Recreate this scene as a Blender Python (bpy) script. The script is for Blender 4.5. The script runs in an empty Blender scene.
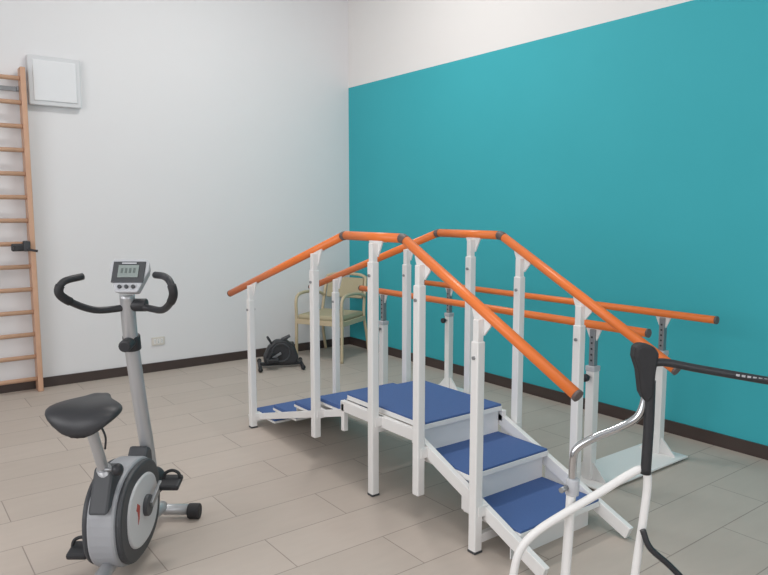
import bpy, bmesh, math, random
from mathutils import Vector, Matrix
random.seed(3)
sc=bpy.context.scene
try:
    sc.view_settings.view_transform='Standard'
except Exception: pass
YAW=math.radians(-37)

# ---------------------------------------------------------------- materials
def mat(name,col,rough=.5,metal=0.,noise=0.,nscale=20,bump=0.,coat=0.,emis=None,es=0):
    m=bpy.data.materials.new(name);m.use_nodes=True
    nt=m.node_tree;b=nt.nodes['Principled BSDF']
    b.inputs['Roughness'].default_value=rough;b.inputs['Metallic'].default_value=metal
    b.inputs['Coat Weight'].default_value=coat
    c=(*col,1)
    b.inputs['Base Color'].default_value=c
    if noise or bump:
        tc=nt.nodes.new('ShaderNodeTexCoord');n=nt.nodes.new('ShaderNodeTexNoise')
        n.inputs['Scale'].default_value=nscale;n.inputs['Detail'].default_value=4
        nt.links.new(tc.outputs['Object'],n.inputs['Vector'])
        if noise:
            mx=nt.nodes.new('ShaderNodeMix');mx.data_type='RGBA'
            mx.inputs[6].default_value=tuple(x*(1-noise) for x in col)+(1,)
            mx.inputs[7].default_value=tuple(min(1,x*(1+noise)) for x in col)+(1,)
            nt.links.new(n.outputs['Fac'],mx.inputs[0]);nt.links.new(mx.outputs[2],b.inputs['Base Color'])
        if bump:
            bp=nt.nodes.new('ShaderNodeBump');bp.inputs['Strength'].default_value=bump;bp.inputs['Distance'].default_value=.002
            nt.links.new(n.outputs['Fac'],bp.inputs['Height']);nt.links.new(bp.outputs[0],b.inputs['Normal'])
    if emis:
        b.inputs['Emission Color'].default_value=(*emis,1);b.inputs['Emission Strength'].default_value=es
    return m
def s(r,g,b):
    f=lambda c:((c/255+.055)/1.055)**2.4 if c>10 else c/255/12.92
    return (f(r),f(g),f(b))
M_white=mat('white_paint',s(226,225,227),.6,noise=.012,nscale=3,bump=.15)
M_ceil=mat('ceiling_paint',s(235,235,235),.9,noise=.01,nscale=2)
M_base=mat('baseboard_tile',s(68,57,54),.4,noise=.1,nscale=8)
M_frame=mat('white_powder_coat',s(230,229,228),.35,noise=.01,nscale=10)
M_orange=mat('orange_rail_vinyl',s(232,122,54),.38,noise=.03,nscale=15)
M_joint=mat('grey_joint',s(100,88,86),.5,noise=.05)
M_blue=mat('blue_tread_rubber',s(66,96,150),.7,noise=.10,nscale=120,bump=.4)
M_black=mat('black_plastic',s(42,43,47),.45,noise=.1,nscale=60,bump=.1)
M_rubber=mat('black_rubber',s(38,38,41),.65,noise=.1,nscale=90,bump=.3)
M_dgrey=mat('dark_grey_plastic',s(62,64,68),.5,noise=.05)
M_silver=mat('silver_paint',s(180,181,184),.32,metal=.5,noise=.02)
M_chrome=mat('chrome',s(200,202,205),.12,metal=1.,noise=.01)
M_lgrey=mat('light_grey_plastic',s(182,184,189),.4,noise=.02)
M_bgrey=mat('grey_shell_plastic',s(158,160,165),.4,noise=.02)
M_bwhite=mat('pale_shell_plastic',s(200,200,203),.35,noise=.01)
M_red=mat('red_mark',s(170,66,56),.5,noise=.03)
M_lcd=mat('lcd_glass',s(134,144,142),.25,noise=.05)
M_lcdseg=mat('lcd_segments',s(92,102,100),.4,noise=.03)
M_cushion=mat('olive_beige_upholstery',s(176,166,138),.8,noise=.06,nscale=60,bump=.3)
M_cream=mat('beige_chair_frame',s(196,180,150),.45,noise=.03)
M_panel=mat('opal_panel',s(226,227,230),.4,noise=.01)
M_panelf=mat('panel_frame',s(212,213,216),.5,noise=.01)
M_steel=mat('galvanised_steel',s(150,152,155),.4,metal=.7,noise=.05)
M_outlet=mat('outlet_plastic',s(214,208,200),.4,noise=.01)

def wood():
    m=bpy.data.materials.new('beech_wood');m.use_nodes=True;nt=m.node_tree;b=nt.nodes['Principled BSDF']
    tc=nt.nodes.new('ShaderNodeTexCoord');mp=nt.nodes.new('ShaderNodeMapping');mp.inputs['Scale'].default_value=(6,30,3)
    n=nt.nodes.new('ShaderNodeTexNoise');n.inputs['Scale'].default_value=3;n.inputs['Detail'].default_value=6
    r=nt.nodes.new('ShaderNodeValToRGB')
    r.color_ramp.elements[0].color=(*s(192,148,120),1);r.color_ramp.elements[1].color=(*s(214,174,148),1)
    nt.links.new(tc.outputs['Object'],mp.inputs[0]);nt.links.new(mp.outputs[0],n.inputs['Vector']);nt.links.new(n.outputs['Fac'],r.inputs[0]);nt.links.new(r.outputs[0],b.inputs['Base Color'])
    b.inputs['Roughness'].default_value=.45
    return m
M_beech=wood()

def floor_mat():
    m=bpy.data.materials.new('floor_tiles');m.use_nodes=True;nt=m.node_tree;b=nt.nodes['Principled BSDF']
    tc=nt.nodes.new('ShaderNodeTexCoord');br=nt.nodes.new('ShaderNodeTexBrick')
    br.inputs['Scale'].default_value=1;br.inputs['Brick Width'].default_value=.9;br.inputs['Row Height'].default_value=.3
    br.inputs['Mortar Size'].default_value=.003;br.inputs['Mortar Smooth'].default_value=.3;br.offset=.5
    br.inputs['Color1'].default_value=(*s(190,178,168),1);br.inputs['Color2'].default_value=(*s(184,172,162),1)
    br.inputs['Mortar'].default_value=(*s(148,136,128),1)
    n=nt.nodes.new('ShaderNodeTexNoise');n.inputs['Scale'].default_value=5;n.inputs['Detail'].default_value=8
    mp=nt.nodes.new('ShaderNodeMapping');mp.inputs['Scale'].default_value=(1,4,1)
    nt.links.new(tc.outputs['Object'],mp.inputs[0]);nt.links.new(mp.outputs[0],n.inputs['Vector'])
    nt.links.new(tc.outputs['Object'],br.inputs['Vector'])
    mx=nt.nodes.new('ShaderNodeMix');mx.data_type='RGBA';mx.blend_type='MULTIPLY';mx.inputs[0].default_value=1
    r=nt.nodes.new('ShaderNodeValToRGB');r.color_ramp.elements[0].color=(.93,.93,.93,1);r.color_ramp.elements[1].color=(1.03,1.03,1.03,1)
    nt.links.new(n.outputs['Fac'],r.inputs[0]);nt.links.new(br.outputs['Color'],mx.inputs[6]);nt.links.new(r.outputs[0],mx.inputs[7])
    nt.links.new(mx.outputs[2],b.inputs['Base Color'])
    bp=nt.nodes.new('ShaderNodeBump');bp.inputs['Strength'].default_value=.2;bp.inputs['Distance'].default_value=.002;bp.invert=True
    nt.links.new(br.outputs['Fac'],bp.inputs['Height']);nt.links.new(bp.outputs[0],b.inputs['Normal'])
    b.inputs['Roughness'].default_value=.55
    return m
def teal_mat():
    m=bpy.data.materials.new('teal_painted_wall');m.use_nodes=True;nt=m.node_tree;b=nt.nodes['Principled BSDF']
    g=nt.nodes.new('ShaderNodeNewGeometry');sx=nt.nodes.new('ShaderNodeSeparateXYZ')
    nt.links.new(g.outputs['Position'],sx.inputs[0])
    lt=nt.nodes.new('ShaderNodeMath');lt.operation='LESS_THAN';lt.inputs[1].default_value=2.82
    nt.links.new(sx.outputs['Z'],lt.inputs[0])
    n=nt.nodes.new('ShaderNodeTexNoise');n.inputs['Scale'].default_value=2
    nt.links.new(g.outputs['Position'],n.inputs['Vector'])
    r=nt.nodes.new('ShaderNodeValToRGB');r.color_ramp.elements[0].color=(*s(52,166,178),1);r.color_ramp.elements[1].color=(*s(57,171,183),1)
    nt.links.new(n.outputs['Fac'],r.inputs[0])
    mx=nt.nodes.new('ShaderNodeMix');mx.data_type='RGBA';mx.inputs[6].default_value=(*s(228,226,225),1)
    nt.links.new(lt.outputs[0],mx.inputs[0]);nt.links.new(r.outputs[0],mx.inputs[7]);nt.links.new(mx.outputs[2],b.inputs['Base Color'])
    b.inputs['Roughness'].default_value=.75
    return m

# ---------------------------------------------------------------- geometry helpers
class G:
    """one real-world object: an Empty with part meshes. Coordinates are given in the
    object's own frame (world axes, or turned by rot about z), base = its foot point."""
    def __init__(self,name,base=(0,0,0),rot=0.):
        self.e=bpy.data.objects.new(name,None);sc.collection.objects.link(self.e)
        self.base=Vector(base)
        self.e.location=Matrix.Rotation(rot,3,'Z')@self.base
        self.e.rotation_euler=(0,0,rot)
        self.e.empty_display_size=.1
    def add(self,name,bm,m,smooth=False,bevel=0,seg=2,sub=0):
        me=bpy.data.meshes.new(name)
        bmesh.ops.recalc_face_normals(bm,faces=bm.faces)
        bm.to_mesh(me);bm.free()
        for p in me.polygons:p.use_smooth=smooth
        me.transform(Matrix.Translation(-self.base))
        o=bpy.data.objects.new(name,me);sc.collection.objects.link(o);o.parent=self.e
        for mm in (m if isinstance(m,(list,tuple)) else [m]):me.materials.append(mm)
        if bevel:
            md=o.modifiers.new('bev','BEVEL');md.width=bevel;md.segments=seg;md.limit_method='ANGLE'
        if sub:
            md=o.modifiers.new('sub','SUBSURF');md.levels=sub;md.render_levels=sub
        return o
    def box(self,name,c,d,m,bevel=.003,rot=None):
        bm=bmesh.new();bmesh.ops.create_cube(bm,size=1)
        bmesh.ops.scale(bm,vec=Vector(d),verts=bm.verts)
        if rot is not None:bmesh.ops.rotate(bm,verts=bm.verts,cent=(0,0,0),matrix=rot)
        bmesh.ops.translate(bm,vec=Vector(c),verts=bm.verts)
        return self.add(name,bm,m,False,bevel)
    def sweep(self,name,pts,prof,m,smooth=True,bevel=0,scale=None,up=None):
        pts=[Vector(p) for p in pts];n=len(pts)
        bm=bmesh.new();rings=[]
        t0=(pts[1]-pts[0]).normalized()
        u=Vector(up) if up else (Vector((0,0,1)) if abs(t0.z)<.9 else Vector((0,1,0)))
        for i,p in enumerate(pts):
            if i==0:t=pts[1]-pts[0]
            elif i==n-1:t=pts[-1]-pts[-2]
            else:t=(pts[i]-pts[i-1]).normalized()+(pts[i+1]-pts[i]).normalized()
            t.normalize()
            u=(u-t*u.dot(t)).normalized();w=t.cross(u)
            sc_=scale[i] if scale else 1
            rings.append([bm.verts.new(p+(w*a*sc_)+(u*b*sc_)) for a,b in prof])
        m_=len(prof)
        for i in range(n-1):
            for j in range(m_):
                bm.faces.new((rings[i][j],rings[i][(j+1)%m_],rings[i+1][(j+1)%m_],rings[i+1][j]))
        bm.faces.new(rings[0]);bm.faces.new(list(reversed(rings[-1])))
        o=self.add(name,bm,m,smooth,bevel)
        if smooth:
            o.data.polygons[-1].use_smooth=False;o.data.polygons[-2].use_smooth=False
        return o
    def tube(self,name,pts,r,m,curve=True,seg=14,res=8,scale=None):
        if curve and len(pts)>2:pts=catmull(pts,res)
        return self.sweep(name,pts,[(r*math.cos(2*math.pi*k/seg),r*math.sin(2*math.pi*k/seg)) for k in range(seg)],m,scale=scale)
    def cyl(self,name,a,b,r,m,seg=24,bevel=0):
        return self.sweep(name,[a,b],[(r*math.cos(2*math.pi*k/seg),r*math.sin(2*math.pi*k/seg)) for k in range(seg)],m,bevel=bevel)
    def beam(self,name,a,b,w,h,m,bevel=.003,up=None):
        return self.sweep(name,[a,b],[(-w/2,-h/2),(w/2,-h/2),(w/2,h/2),(-w/2,h/2)],m,smooth=False,bevel=bevel,up=up)
    def prism(self,name,poly,axis,a0,a1,m,bevel=0,smooth=False):
        def mk(p,a):
            if axis=='x':return (a,p[0],p[1])
            if axis=='y':return (p[0],a,p[1])
            return (p[0],p[1],a)
        bm=bmesh.new();A=[bm.verts.new(mk(p,a0)) for p in poly];B=[bm.verts.new(mk(p,a1)) for p in poly]
        n=len(poly)
        for i in range(n):bm.faces.new((A[i],A[(i+1)%n],B[(i+1)%n],B[i]))
        bm.faces.new(A);bm.faces.new(list(reversed(B)))
        return self.add(name,bm,m,smooth,bevel)
    def ball(self,name,c,d,m,seg=24):
        bm=bmesh.new();bmesh.ops.create_uvsphere(bm,u_segments=seg,v_segments=seg//2,radius=.5)
        bmesh.ops.scale(bm,vec=Vector(d),verts=bm.verts);bmesh.ops.translate(bm,vec=Vector(c),verts=bm.verts)
        return self.add(name,bm,m,True)
    def torus(self,name,c,R,r,m,axis='x',sx=1,sy=1):
        bm=bmesh.new();N=40;K=10;rings=[]
        for i in range(N):
            a=2*math.pi*i/N;ring=[]
            for k in range(K):
                b=2*math.pi*k/K;rr=R+r*math.cos(b);h=r*math.sin(b)
                p=(rr*math.cos(a)*sx,rr*math.sin(a)*sy,h)
                if axis=='x':p=(p[2],p[0],p[1])
                elif axis=='y':p=(p[0],p[2],p[1])
                ring.append(bm.verts.new(Vector(c)+Vector(p)))
            rings.append(ring)
        for i in range(N):
            for k in range(K):
                bm.faces.new((rings[i][k],rings[i][(k+1)%K],rings[(i+1)%N][(k+1)%K],rings[(i+1)%N][k]))
        return self.add(name,bm,m,True)
def catmull(pts,res=8):
    P=[Vector(p) for p in pts];P=[P[0]*2-P[1]]+P+[P[-1]*2-P[-2]];out=[]
    for i in range(1,len(P)-2):
        p0,p1,p2,p3=P[i-1:i+3]
        for k in range(res):
            t=k/res
            out.append(.5*((2*p1)+(p2-p0)*t+(2*p0-5*p1+4*p2-p3)*t*t+(3*p1-p0-3*p2+p3)*t**3))
    out.append(P[-2]);return out
def slab(name,lo,hi,m):
    bm=bmesh.new();bmesh.ops.create_cube(bm,size=1)
    lo=Vector(lo);hi=Vector(hi)
    bmesh.ops.scale(bm,vec=hi-lo,verts=bm.verts);bmesh.ops.translate(bm,vec=(lo+hi)/2,verts=bm.verts)
    me=bpy.data.meshes.new(name);bm.to_mesh(me);bm.free();me.materials.append(m)
    o=bpy.data.objects.new(name,me);sc.collection.objects.link(o);return o
def multi(name,boxes,m):
    bm=bmesh.new()
    for lo,hi in boxes:
        r=bmesh.ops.create_cube(bm,size=1);lo=Vector(lo);hi=Vector(hi)
        bmesh.ops.scale(bm,vec=hi-lo,verts=r['verts']);bmesh.ops.translate(bm,vec=(lo+hi)/2,verts=r['verts'])
    me=bpy.data.meshes.new(name);bm.to_mesh(me);bm.free();me.materials.append(m)
    o=bpy.data.objects.new(name,me);sc.collection.objects.link(o);return o

# ---------------------------------------------------------------- room
XL,XR,YF,YB,ZC=-2.8,4.25,-2.6,6.28,4.3
slab('floor',(XL-.2,YF-.2,-.1),(XR+.2,YB+.2,0),floor_mat())
slab('ceiling',(XL-.2,YF-.2,ZC),(XR+.2,YB+.2,ZC+.1),M_ceil)
slab('wall_back',(XL-.2,YB,0),(XR+.2,YB+.2,ZC),M_white)
slab('wall_right',(XR,YF-.2,0),(XR+.2,YB,ZC),teal_mat())
w0,w1,wz0,wz1=-.6,3.8,1.0,3.4
multi('wall_left',[((XL-.2,YF,0),(XL,w0,ZC)),((XL-.2,w1,0),(XL,YB,ZC)),((XL-.2,w0,0),(XL,w1,wz0)),((XL-.2,w0,wz1),(XL,w1,ZC))],M_white)
f0,f1=-1.8,2.6
multi('wall_front',[((XL-.2,YF-.2,0),(f0,YF,ZC)),((f1,YF-.2,0),(XR,YF,ZC)),((f0,YF-.2,0),(f1,YF,wz0)),((f0,YF-.2,wz1),(f1,YF,ZC))],M_white)
def winframe(name,axis,pos,a0,a1):
    g=G(name,(pos,(a0+a1)/2,wz0) if axis=='x' else ((a0+a1)/2,pos,wz0))
    def b(n,alo,ahi,zlo,zhi):
        c=((alo+ahi)/2,(zlo+zhi)/2);d=(ahi-alo,zhi-zlo)
        if axis=='x':g.box(n,(pos,c[0],c[1]),(.06,d[0],d[1]),M_frame)
        else:g.box(n,(c[0],pos,c[1]),(d[0],.06,d[1]),M_frame)
    b('sill',a0,a1,wz0,wz0+.06);b('head',a0,a1,wz1-.06,wz1)
    for i in range(4):
        a=a0+(a1-a0-.06)*i/3;b('mullion_%d'%(i+1),a,a+.06,wz0+.06,wz1-.06)
winframe('window_1','x',XL-.1,w0,w1);winframe('window_2','y',YF-.1,f0,f1)
bh=.085
slab('baseboard_back',(XL,YB-.012,0),(XR-.012,YB,bh),M_base)
slab('baseboard_right',(XR-.012,YF,0),(XR,YB,bh),M_base)
slab('baseboard_left',(XL,YF,0),(XL+.012,YB-.012,bh),M_base)

# ---------------------------------------------------------------- training stairs
st=G('training_stairs',(2.38,3.0,0))
XN,XFr=2.075,2.76      # rail lines
Y0,Y1=2.595,3.115       # flat part of the rails
ZR=1.365
def railz(y):
    if y<Y0:return ZR-(Y0-y)*.530
    if y>Y1:return ZR-(y-Y1)*.310
    return ZR
TX0,TX1=2.11,2.66
for side,X in (('near',XN),('far',XFr)):
    ye=1.55;yl=4.62
    r=.0235
    st.cyl('rail_descending_'+side,(X,Y0-.02,railz(Y0-.02)),(X,ye,railz(ye)),r,M_orange)
    st.cyl('rail_flat_'+side,(X,Y0+.015,ZR),(X,Y1-.015,ZR),r,M_orange)
    st.cyl('rail_ramp_'+side,(X,Y1+.02,railz(Y1+.02)),(X,yl,railz(yl)),r,M_orange)
    st.tube('rail_joint_a_'+side,[(X,Y0-.02,railz(Y0-.02)),(X,Y0,ZR-.002),(X,Y0+.02,ZR)],r+.001,M_joint)
    st.tube('rail_joint_b_'+side,[(X,Y1-.015,ZR),(X,Y1,ZR-.002),(X,Y1+.015,railz(Y1+.015))],r+.001,M_joint)
    st.cyl('rail_cap_a_'+side,(X,ye+.005,railz(ye+.005)),(X,ye-.006,railz(ye-.006)),r+.001,M_joint)
    st.cyl('rail_cap_b_'+side,(X,yl-.005,railz(yl-.005)),(X,yl+.006,railz(yl+.006)),r+.001,M_joint)
    px=X-.035 if side=='near' else X-.03
    for i,(y,zb) in enumerate(((4.22,0),(3.38,.16),(2.80,0),(2.43,.13),(2.04,0))):
        zr=railz(y);zs=zr-.125
        st.box('post_%d_%s'%(i+1,side),(px,y,(zb+zs)/2),(.044,.044,zs-zb),M_frame,.005)
        st.box('post_inner_%d_%s'%(i+1,side),(px,y,(zs+zr-.03)/2-.02),(.033,.033,zr-.03-zs+.04),M_frame,.003)
        sl=(railz(y+.01)-railz(y-.01))/.02
        h=.055
        st.prism('bracket_%d_%s'%(i+1,side),[(y-h,zr-.018-sl*h),(y+h,zr-.018+sl*h),(y+h,zr-.028+sl*h),(y+.018,zr-.10),(y-.018,zr-.10),(y-h,zr-.028-sl*h)],'x',px-.004+.02,px+.004+.02,M_frame)
        st.box('saddle_%d_%s'%(i+1,side),(X,y,zr-.024),(.03,.10,.006),M_frame,.001,Matrix.Rotation(math.atan(sl),3,'X'))
        if zb==0:st.box('foot_cap_%d_%s'%(i+1,side),(px,y,.006),(.048,.048,.012),M_dgrey,.003)
        st.cyl('post_bolt_%d_%s'%(i+1,side),(px-.03,y,zs-.07),(px+.03,y,zs-.07),.008,M_steel,12)
        # mounting block tying the post to the side beam
        zm={0:.075,1:.30,2:.40,3:.34,4:.19}[i]
        sxx=TX0-.018 if side=='near' else TX1+.018
        st.box('post_mount_%d_%s'%(i+1,side),((px+sxx)/2,y,zm),(abs(px-sxx)+.01,.05,.05),M_frame,.003)
    sx=TX0-.018 if side=='near' else TX1+.018
    st.beam('stringer_steep_'+side,(sx,2.52,.385),(sx,1.69,.035),.03,.06,M_frame)
    st.beam('stringer_platform_'+side,(sx,2.47,.395),(sx,3.17,.395),.03,.06,M_frame)
    st.beam('stringer_shallow_'+side,(sx,3.15,.355),(sx,4.38,.025),.022,.042,M_frame)
    st.box('platform_leg_'+side,(sx,3.15,.33),(.03,.03,.16),M_frame,.003)
    st.prism('cheek_1_'+side,[(2.49,.29),(2.49,.395),(2.26,.29)],'x',sx-.003,sx+.003,M_frame)
    st.prism('cheek_2_'+side,[(2.18,.135),(2.18,.25),(1.94,.135)],'x',sx-.003,sx+.003,M_frame)
def tread(n,ya,yb,z,tray=.026,th=.012):
    st.box('tread_tray_'+n,((TX0+TX1)/2,(ya+yb)/2,z-th+.003-tray/2),(TX1-TX0,yb-ya,tray),M_frame,.003)
    st.box('tread_'+n,((TX0+TX1)/2,(ya+yb)/2,z+.002-th/2),(TX1-TX0-.006,yb-ya-.006,th),M_blue,.003)
tread('platform',2.47,3.15,.462)
tread('steep_1',2.15,2.50,.305)
tread('steep_2',1.84,2.19,.148)
for k in range(4):
    n='shallow_%d'%(k+1);ya=3.14+k*.29;yb=ya+.31;z=.376-k*.092
    st.box('tread_tray_'+n,((TX0+TX1)/2,(ya+yb)/2,z-.026),(TX1-TX0+.03,yb-ya,.014),M_frame,.002)
    st.box('tread_'+n,((TX0+TX1)/2,(ya+yb)/2,z-.008),(TX1-TX0+.024,yb-ya-.006,.022),M_blue,.003)
def riser(n,y,z0,z1):st.box('riser_'+n,((TX0+TX1)/2,y,(z0+z1)/2),(TX1-TX0-.01,.006,z1-z0),M_frame,.001)
riser('1',2.495,.305,.43);riser('2',2.185,.148,.27);riser('3',1.90,.0,.12)
for k in range(4):riser('low_%d'%(k+1),3.16+k*.29,.35-k*.092,.43-k*.092)
for y in (4.22,2.80,2.04):
    z=.06 if y!=2.80 else .36
    st.beam('cross_beam_%d'%int(y*100),(XN-.02,y,z),(XFr-.03,y,z),.03,.04,M_frame)

# ---------------------------------------------------------------- parallel bars
pb=G('parallel_bars',(3.44,3.2,0))
XB,XA=3.10,3.78
for nm,X in (('b',XB),('a',XA)):
    y0,y1,zb=1.90,4.42,.885
    pb.cyl('bar_'+nm,(X,y0,zb),(X,y1,zb),.022,M_orange)
    pb.cyl('bar_cap1_'+nm,(X,y0-.006,zb),(X,y0+.004,zb),.023,M_joint)
    pb.cyl('bar_cap2_'+nm,(X,y1-.004,zb),(X,y1+.006,zb),.023,M_joint)
    for i,y in enumerate((2.22,4.12)):
        pb.box('sleeve_%s%d'%(nm,i),(X,y,.33),(.052,.052,.62),M_frame,.005)
        pb.box('collar_%s%d'%(nm,i),(X,y,.645),(.058,.058,.03),M_lgrey,.004)
        pb.box('inner_post_%s%d'%(nm,i),(X,y,.74),(.034,.034,.24),M_steel,.003)
        for k in range(5):
            pb.cyl('hole_%s%d_%d'%(nm,i,k),(X-.0185,y,.69+k*.032),(X+.0185,y,.69+k*.032),.006,M_black,10)
        pb.prism('gusset_%s%d'%(nm,i),[(y-.05,.866),(y+.05,.866),(y+.02,.80),(y-.02,.80)],'x',X-.004,X+.004,M_frame)
        pb.cyl('knob_stem_%s%d'%(nm,i),(X-.026,y,.60),(X-.05,y,.60),.007,M_steel,12)
        pb.cyl('knob_%s%d'%(nm,i),(X-.05,y,.60),(X-.078,y,.60),.021,M_black,16,bevel=.004)
for i,y in enumerate((2.22,4.12)):
    pb.box('base_plate_%d'%i,((XA+XB)/2,y,.016),(XA-XB+.18,.30,.012),M_frame,.004)
    for nm,X in (('b',XB),('a',XA)):
        pb.prism('foot_web_%s%d'%(nm,i),[(y-.12,.022),(y+.12,.022),(y+.028,.12),(y-.028,.12)],'x',X-.005,X+.005,M_frame)
        pb.box('foot_pad_%s%d'%(nm,i),(X,y,.005),(.1,.28,.01),M_rubber,.001)

# ---------------------------------------------------------------- wall bars
wb=G('wall_bars',(.6,6.2,0))
for nm,x in (('left',.16),('right',1.05)):
    wb.box('upright_'+nm,(x,6.195,1.315),(.04,.11,2.63),M_beech,.006)
for k in range(14):
    z=.11+k*.187
    wb.sweep('rung_%d'%(k+1),[(.16,6.165,z),(1.05,6.165,z)],[(.014*math.cos(a*math.pi/6),.018*math.sin(a*math.pi/6)) for a in range(12)],M_beech)
wb.box('wall_bracket_top',(.90,6.262,2.47),(.32,.012,.035),M_steel,.002)
wb.box('wall_bracket_arm',(1.02,6.235,2.47),(.012,.06,.035),M_steel,.002)
wc=G('black_clamp',(.95,6.10,1.17))
wc.box('body',(.95,6.118,1.205),(.12,.05,.06),M_black,.012)
wc.box('jaw',(1.0,6.118,1.215),(.05,.06,.085),M_dgrey,.01)
wc.cyl('screw',(.92,6.10,1.20),(.92,6.05,1.20),.02,M_black,16)
wc.tube('lever',[(1.0,6.09,1.19),(1.04,6.07,1.18),(1.07,6.06,1.175)],.010,M_black)

# ---------------------------------------------------------------- wall light panel
lp=G('wall_light_panel',(1.30,6.28,2.35))
lp.box('housing',(1.30,6.252,2.553),(.40,.056,.395),M_panelf,.008)
lp.box('diffuser',(1.30,6.221,2.553),(.33,.012,.325),M_panel,.006)
ot=G('wall_outlet',(2.083,6.28,.29))
ot.box('cover',(2.083,6.274,.287),(.12,.012,.078),M_outlet,.004)
for i in range(3):
    ot.box('socket_%d'%i,(2.051+i*.032,6.267,.287),(.024,.004,.046),M_frame,.002)
    for j in (-1,0,1):ot.cyl('hole_%d_%d'%(i,j),(2.051+i*.032,6.266,.287+j*.011),(2.051+i*.032,6.264,.287+j*.011),.003,M_black,8)

# ---------------------------------------------------------------- armchair (local x = forward)
ch=G('armchair',(0,0,0),math.radians(207))
ch.e.location=(3.74,5.86,0)
for sgn in (-1,1):
    nm='left' if sgn>0 else 'right'
    y=sgn*.265
    ch.tube('front_leg_arm_'+nm,[(.26,y,.0),(.255,y,.2),(.25,y,.42),(.255,y,.58),(.22,y,.645),(.12,y,.665),(-.05,y,.66),(-.20,y*.97,.63),(-.26,y*.93,.60)],.016,M_cream)
    ch.tube('rear_leg_'+nm,[(-.32,y,.0),(-.27,y,.22),(-.235,y*.95,.42),(-.27,y*.92,.62),(-.315,y*.88,.80)],.016,M_cream)
    ch.beam('side_rail_'+nm,(.25,y,.385),(-.24,y*.97,.385),.022,.05,M_cream)
ch.tube('top_rail',[(-.315,-.235,.80),(-.335,-.15,.825),(-.345,0,.83),(-.335,.15,.825),(-.315,.235,.80)],.016,M_cream)
ch.beam('front_rail',(.25,-.26,.385),(.25,.26,.385),.022,.05,M_cream)
ch.beam('rear_rail',(-.24,-.25,.385),(-.24,.25,.385),.022,.05,M_cream)
ch.box('seat_cushion',(.01,0,.43),(.50,.50,.06),M_cushion,.025)
bm=bmesh.new();N=10;rows=[]
for j in range(6):
    z=.58+j*.042;row=[]
    for i in range(N+1):
        yy=-.215+.43*i/N;xx=-.262-(z-.58)*.26-.03*(1-(yy/.215)**2)
        row.append(bm.verts.new((xx,yy,z)))
    rows.append(row)
for j in range(5):
    for i in range(N):bm.faces.new((rows[j][i],rows[j][i+1],rows[j+1][i+1],rows[j+1][i]))
o=ch.add('back_cushion',bm,M_cushion,True);md=o.modifiers.new('sol','SOLIDIFY');md.thickness=.035;md.offset=0
md=o.modifiers.new('b','BEVEL');md.width=.01;md.segments=3

# ---------------------------------------------------------------- mini pedal exerciser
mp=G('mini_pedal_exerciser',(0,0,0),math.radians(-25))
mp.e.location=(3.08,5.74,0)
mp.tube('rear_foot',[(-.20,-.20,.025),(-.20,.20,.025)],.016,M_black)
mp.tube('front_foot',[(.20,-.17,.025),(.20,.17,.025)],.016,M_black)
for k,(x,y) in enumerate(((-.2,-.2),(-.2,.2),(.2,-.17),(.2,.17))):mp.ball('foot_cap_%d'%k,(x,y,.025),(.045,.05,.05),M_rubber,12)
mp.beam('spine',(-.2,0,.035),(.2,0,.035),.05,.03,M_black)
mp.prism('housing',[(-.15,.03),(.15,.03),(.17,.10),(.13,.21),(.05,.27),(-.05,.27),(-.12,.21),(-.17,.10)],'y',-.05,.05,M_black,bevel=.02)
mp.torus('housing_rim',(0,.052,.15),.085,.008,M_dgrey,'y')
mp.torus('housing_rim_2',(0,-.052,.15),.085,.008,M_dgrey,'y')
mp.box('display',(.05,0,.285),(.09,.07,.02),M_dgrey,.006,Matrix.Rotation(-.4,3,'Y'))
mp.tube('grip',[(-.09,-.03,.24),(-.12,-.03,.29),(-.12,.03,.29),(-.09,.03,.24)],.01,M_black)
for sg,a in ((1,.6),(-1,.6+math.pi)):
    cx,cz=.10*math.cos(a),.15+.10*math.sin(a)*.9
    mp.beam('crank_%s'%('l' if sg>0 else 'r'),(0,sg*.068,.15),(cx,sg*.068,cz),.015,.022,M_steel)
    mp.box('pedal_%s'%('l' if sg>0 else 'r'),(cx,sg*.125,cz),(.11,.09,.028),M_black,.008)
    mp.tube('strap_%s'%('l' if sg>0 else 'r'),[(cx-.04,sg*.125-.03,cz),(cx-.02,sg*.125-.03,cz+.05),(cx+.01,sg*.125,cz+.07),(cx-.02,sg*.125+.03,cz+.05),(cx-.04,sg*.125+.03,cz)],.008,M_rubber)

# ---------------------------------------------------------------- exercise bike (frame turned with YAW)
ub=G('exercise_bike',(-1.09,2.75,0),YAW)
bx=-1.095
ub.tube('front_stabiliser',[(-1.32,3.19,.045),(-.94,3.19,.045)],.026,M_silver)
ub.tube('rear_stabiliser',[(-1.34,2.33,.045),(-.86,2.33,.045)],.026,M_silver)
for k,(x,y) in enumerate(((-1.33,3.19),(-.93,3.19),(-1.35,2.33),(-.85,2.33))):
    ub.cyl('stabiliser_cap_%d'%k,(x-.03,y,.037),(x+.03,y,.037),.037,M_rubber,20,bevel=.008)
ub.tube('main_spine',[(bx,2.33,.06),(bx,2.5,.09),(bx,2.9,.09),(bx+.01,3.19,.06)],.028,M_silver)
def outline(k=1.,n=44,dy=0):
    pts=[]
    for i in range(n):
        a=2*math.pi*i/n
        ry=.245*k;rz=.205*k
        y=2.74+ry*math.copysign(abs(math.cos(a))**.85,math.cos(a))
        z=.25+rz*math.copysign(abs(math.sin(a))**.85,math.sin(a))
        pts.append((y+dy,z))
    return pts
ub.prism('housing_core',outline(1.),'x',bx-.055,bx+.055,M_bgrey,bevel=.012)
ub.prism('side_shell_right',outline(.96),'x',bx+.05,bx+.078,M_dgrey,bevel=.012)
ub.prism('side_shell_left',outline(.96),'x',bx-.078,bx-.05,M_dgrey,bevel=.012)
ub.prism('side_cover_right',outline(.70),'x',bx+.07,bx+.088,M_bwhite,bevel=.008)
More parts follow.
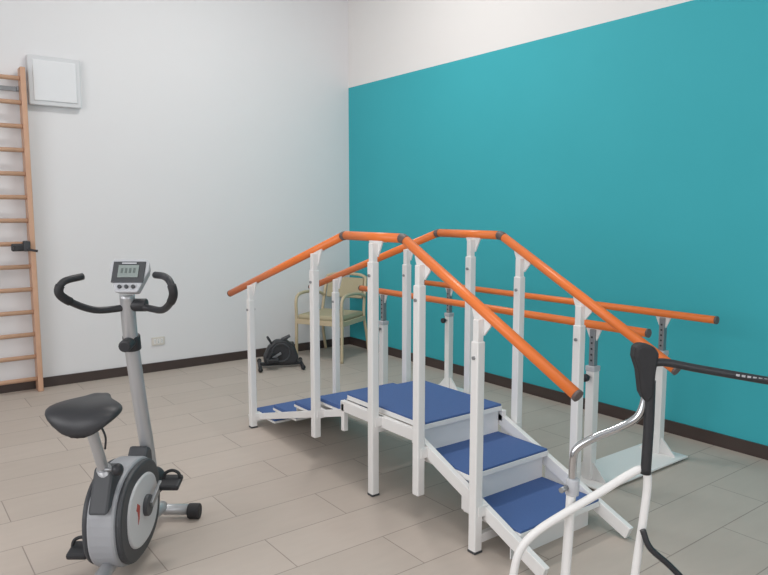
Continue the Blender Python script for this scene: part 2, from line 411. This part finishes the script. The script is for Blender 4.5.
ub.prism('side_cover_left',outline(.70),'x',bx-.088,bx-.07,M_bwhite,bevel=.008)
ub.cyl('crank_hub',(bx+.07,2.76,.26),(bx+.105,2.76,.26),.045,M_dgrey,24,bevel=.005)
ub.cyl('crank_hub_l',(bx-.105,2.76,.26),(bx-.07,2.76,.26),.045,M_dgrey,24,bevel=.005)
ub.prism('red_stripe',[(2.645,.285),(2.66,.31),(2.685,.29),(2.675,.24),(2.658,.22),(2.663,.25),(2.657,.275)],'x',bx+.0875,bx+.0895,M_red)
ub.prism('housing_neck_rear',[(2.48,.34),(2.56,.50),(2.62,.50),(2.70,.40)],'x',bx-.04,bx+.04,M_dgrey,bevel=.012)
ub.prism('housing_neck_front',[(2.86,.38),(2.93,.46),(3.0,.42),(3.0,.28),(2.9,.22)],'x',bx-.04,bx+.045,M_dgrey,bevel=.012)
ub.beam('crank_right',(bx+.108,2.76,.26),(bx+.112,2.88,.31),.016,.028,M_steel)
ub.beam('crank_left',(bx-.108,2.76,.26),(bx-.112,2.68,.10),.016,.028,M_steel)
def pedal(n,c):
    ub.box('pedal_'+n,c,(.085,.09,.026),M_black,.008,Matrix.Rotation(.25,3,'X'))
    ub.tube('pedal_strap_'+n,[(c[0]-.038,c[1]+.01,c[2]),(c[0]-.03,c[1]+.015,c[2]+.035),(c[0],c[1]+.02,c[2]+.047),(c[0]+.03,c[1]+.015,c[2]+.035),(c[0]+.038,c[1]+.01,c[2])],.007,M_rubber)
pedal('right',(bx+.158,2.88,.31));pedal('left',(bx-.165,2.68,.10))
ub.tube('stem',[(bx+.025,3.02,.20),(bx+.022,2.99,.40),(bx+.012,2.95,.62),(bx+.004,2.91,.85),(bx+.003,2.88,1.0),(bx+.006,2.86,1.15)],.031,M_silver,seg=20,scale=None)
ub.cyl('stem_collar',(bx+.003,2.905,.90),(bx+.003,2.895,.965),.037,M_black,24,bevel=.004)
ub.cyl('stem_knob',(bx+.003,2.88,.94),(bx+.003,2.81,.93),.026,M_black,16,bevel=.006)
ub.ball('stem_foot',(bx+.04,3.0,.27),(.11,.12,.13),M_black)
ub.tube('seat_tube',[(bx+.005,2.62,.36),(bx,2.56,.50)],.028,M_silver)
ub.tube('seat_post',[(bx,2.57,.47),(bx-.01,2.50,.66),(bx-.012,2.485,.735)],.021,M_silver)
ub.cyl('seat_knob_stem',(bx+.0,2.545,.50),(bx+.055,2.545,.50),.008,M_steel,10)
ub.ball('seat_knob',(bx+.06,2.545,.50),(.045,.05,.05),M_black,16)
ub.tube('wire',[(bx+.02,2.48,.72),(bx+.05,2.47,.66),(bx+.035,2.50,.60)],.004,M_black)
bm=bmesh.new();rows=[]
L=[(2.33,.05,.735),(2.345,.105,.765),(2.38,.138,.785),(2.43,.145,.79),(2.48,.125,.788),(2.53,.085,.785),(2.58,.055,.785),(2.63,.040,.785),(2.66,.028,.778),(2.672,.010,.762)]
K=16
for (y,hw,z) in L:
    row=[]
    th=.045 if y<2.55 else .035
    for k in range(K):
        a=2*math.pi*k/K
        x=hw*math.copysign(abs(math.cos(a))**.8,math.cos(a));zz=th*math.sin(a)*(1 if math.sin(a)>0 else .9)
        if math.sin(a)>0:zz=zz*.6-.012*math.exp(-(x/.03)**2)
        row.append(bm.verts.new((bx-.005+x-(y-2.45)*.12,y,z+zz-.012)))
    rows.append(row)
for i in range(len(L)-1):
    for k in range(K):bm.faces.new((rows[i][k],rows[i][(k+1)%K],rows[i+1][(k+1)%K],rows[i+1][k]))
bm.faces.new(rows[0]);bm.faces.new(list(reversed(rows[-1])))
ub.add('saddle',bm,M_black,True,sub=1)
cz=1.10
for sg in (-1,1):
    nm='right' if sg>0 else 'left'
    hb=bx+.04
    base=[(hb,2.87,cz),(hb+sg*.075,2.84,cz-.012),(hb+sg*.14,2.78,cz-.008),(hb+sg*.195,2.71,cz+.03),(hb+sg*.225,2.66,cz+.075),(hb+sg*.21,2.67,cz+.12),(hb+sg*.165,2.74,cz+.135)]
    if sg>0: base=base+[(hb+.11,2.80,cz+.135)]
    ub.tube('handlebar_'+nm,base,.0145,M_black)
    ub.tube('hand_sensor_'+nm,catmull(base,6)[19:29],.0175,M_rubber,curve=False)
ub.cyl('bar_clamp',(hb-.045,2.87,cz),(hb+.045,2.87,cz),.028,M_black,20,bevel=.005)
R=Matrix.Rotation(math.radians(-28),3,'X')
cc=Vector((bx+.033,2.83,1.225))
def cp(x,y,z):return cc+R@Vector((x,y,z))
bm=bmesh.new()
prof=[(-.048,-.078),(.048,-.078),(.058,-.05),(.084,.02),(.084,.055),(.068,.075),(-.068,.075),(-.084,.055),(-.084,.02),(-.058,-.05)]
A=[bm.verts.new(cp(x,-.02,z)) for x,z in prof];B=[bm.verts.new(cp(x*.85,.035,z*.85)) for x,z in prof]
for i in range(10):bm.faces.new((A[i],A[(i+1)%10],B[(i+1)%10],B[i]))
bm.faces.new(A);bm.faces.new(list(reversed(B)))
ub.add('console_shell',bm,M_lgrey,False,bevel=.008)
def cpbox(n,c,d,m,b=.002):ub.box(n,cp(*c),d,m,b,R)
cpbox('console_face',(0,-.022,.012),(.135,.006,.095),M_dgrey,.006)
cpbox('lcd',(0,-.026,.014),(.085,.004,.055),M_lcd,.001)
for i in range(4):cpbox('lcd_seg_%d'%i,(-.026+i*.017,-.0285,.016),(.009,.001,.022),M_lcdseg,.0)
cpbox('console_strip',(0,-.026,.050),(.06,.003,.006),M_lgrey,.0)
for i in range(3):ub.cyl('button_%d'%i,cp(-.028+i*.028,-.02,-.054),cp(-.028+i*.028,-.028,-.054),.008,M_dgrey,14)

# ---------------------------------------------------------------- walking frame (same turned axes)
wk=G('walking_frame',(.75,1.9,0),YAW)
F=1.9
def caster(n,x,y):
    wk.cyl('wheel_'+n,(x-.014,y,.05),(x+.014,y,.05),.05,M_dgrey,24,bevel=.005)
    wk.cyl('hub_'+n,(x-.017,y,.05),(x+.017,y,.05),.02,M_lgrey,16)
    wk.prism('fork_'+n,[(y-.02,.04),(y+.02,.04),(y+.022,.115),(y-.022,.115)],'x',x-.024,x-.018,M_steel)
    wk.prism('fork2_'+n,[(y-.02,.04),(y+.02,.04),(y+.022,.115),(y-.022,.115)],'x',x+.018,x+.024,M_steel)
    wk.box('fork_top_'+n,(x,y,.117),(.05,.044,.008),M_steel,.001)
wk.tube('side_frame',[(.36,F,.12),(.367,F,.25),(.382,F,.43),(.402,F,.51),(.448,F,.565),(.53,F,.622),(.6285,F,.684),(.71,F,.738),(.750,F,.755),(.766,F,.72),(.758,F,.60),(.741,F,.43),(.72,F,.12)],.012,M_frame)
wk.tube('front_post',[(.555,F+.03,.70),(.545,F+.03,.43),(.53,F+.03,.15)],.0145,M_frame)
wk.tube('lower_brace',[(.365,F,.22),(.53,F+.02,.24),(.73,F,.24)],.012,M_frame)
wk.cyl('post_clamp',(.556,F+.03,.665),(.557,F+.03,.715),.020,M_lgrey,20,bevel=.003)
wk.cyl('post_clamp_screw',(.545,F+.03,.69),(.515,F+.0,.69),.008,M_steel,12)
wk.tube('chrome_arm',[(.556,F+.03,.69),(.556,F+.03,.76),(.565,F+.03,.805),(.61,F+.02,.84),(.68,F+.01,.875),(.732,F,.915),(.75,F,.98),(.752,F,1.03)],.0115,M_chrome)
wk.tube('black_tube',[(.757,F-.01,1.02),(.758,F-.01,.90),(.755,F-.01,.745)],.0145,M_black)
wk.prism('grip_bracket',[(.706,1.118),(.722,1.128),(.757,1.122),(.775,1.10),(.768,1.05),(.763,.975),(.745,.955),(.728,.985),(.718,1.05),(.704,1.09)],'y',F-.028,F+.022,M_rubber,bevel=.01)
wk.tube('cross_handle',[(.755,F,1.066),(.80,F,1.07),(.90,F-.005,1.052),(1.10,F-.01,1.018),(1.34,F-.02,.98)],.0115,M_black)
for i in range(7):
    x=1.0+i*.016;z=1.0365-(x-1.0)*.16
    wk.box('label_mark_%d'%i,(x,F-.0185,z+.001),(.010,.002,.006),M_lgrey,.0,Matrix.Rotation(.165,3,'Y'))
wk.tube('brake_cable',[(.75,F-.02,.58),(.77,F-.03,.53),(.83,F-.03,.475),(.90,F-.03,.40),(.97,F,.30),(1.0,F,.15)],.009,M_black)
wk.tube('side_frame_opposite',[(1.36,F,.12),(1.345,F,.43),(1.335,F,.60),(1.34,F,.97)],.0135,M_frame)
wk.tube('rear_crossbar',[(.73,F+.01,.30),(.9,F+.05,.27),(1.2,F+.05,.27),(1.35,F+.0,.30)],.0125,M_frame)
for n,x,y in (('1',.36,F),('2',.53,F+.03),('3',.72,F),('4',1.36,F)):caster(n,x,y)

# ---------------------------------------------------------------- lights
def area(name,loc,rot,sx,sy,power,col=(1,1,1)):
    l=bpy.data.lights.new(name,'AREA');l.shape='RECTANGLE';l.size=sx;l.size_y=sy;l.energy=power;l.color=col
    o=bpy.data.objects.new(name,l);o.location=loc;o.rotation_euler=rot;sc.collection.objects.link(o);return o
area('window_light_left',(XL-.18,(w0+w1)/2,2.2),(0,math.radians(-90),0),2.4,4.4,126,(1,.985,.98))
area('window_light_front',((f0+f1)/2,YF-.18,2.2),(math.radians(90),0,0),4.4,2.4,58,(1,.98,.96))
for i,(x,y) in enumerate(((1.0,1.2),(2.4,4.2))):  # unseen ceiling fixtures, added to give soft fill from overhead
    g=G('added_ceiling_fill' if i==0 else 'added_ceiling_fill.001',(x,y,ZC))
    g.box('housing',(x,y,ZC-.04),(1.2,.3,.08),M_frame,.005)
    area('added_ceiling_fill_lamp_%d'%i,(x,y,ZC-.09),(0,0,0),1.1,.25,(24,50)[i],(1,.975,.94))
w=bpy.data.worlds.new('world');sc.world=w;w.use_nodes=True
w.node_tree.nodes['Background'].inputs[0].default_value=(.85,.9,1,1);w.node_tree.nodes['Background'].inputs[1].default_value=.6

# ---------------------------------------------------------------- camera
cam=bpy.data.cameras.new('camera');co=bpy.data.objects.new('camera',cam);sc.collection.objects.link(co)
co.location=(0,0,1.5);co.rotation_euler=(math.radians(90-6.46),0,YAW)
cam.sensor_width=36;cam.lens=680/768*36;cam.clip_start=.05
sc.camera=co
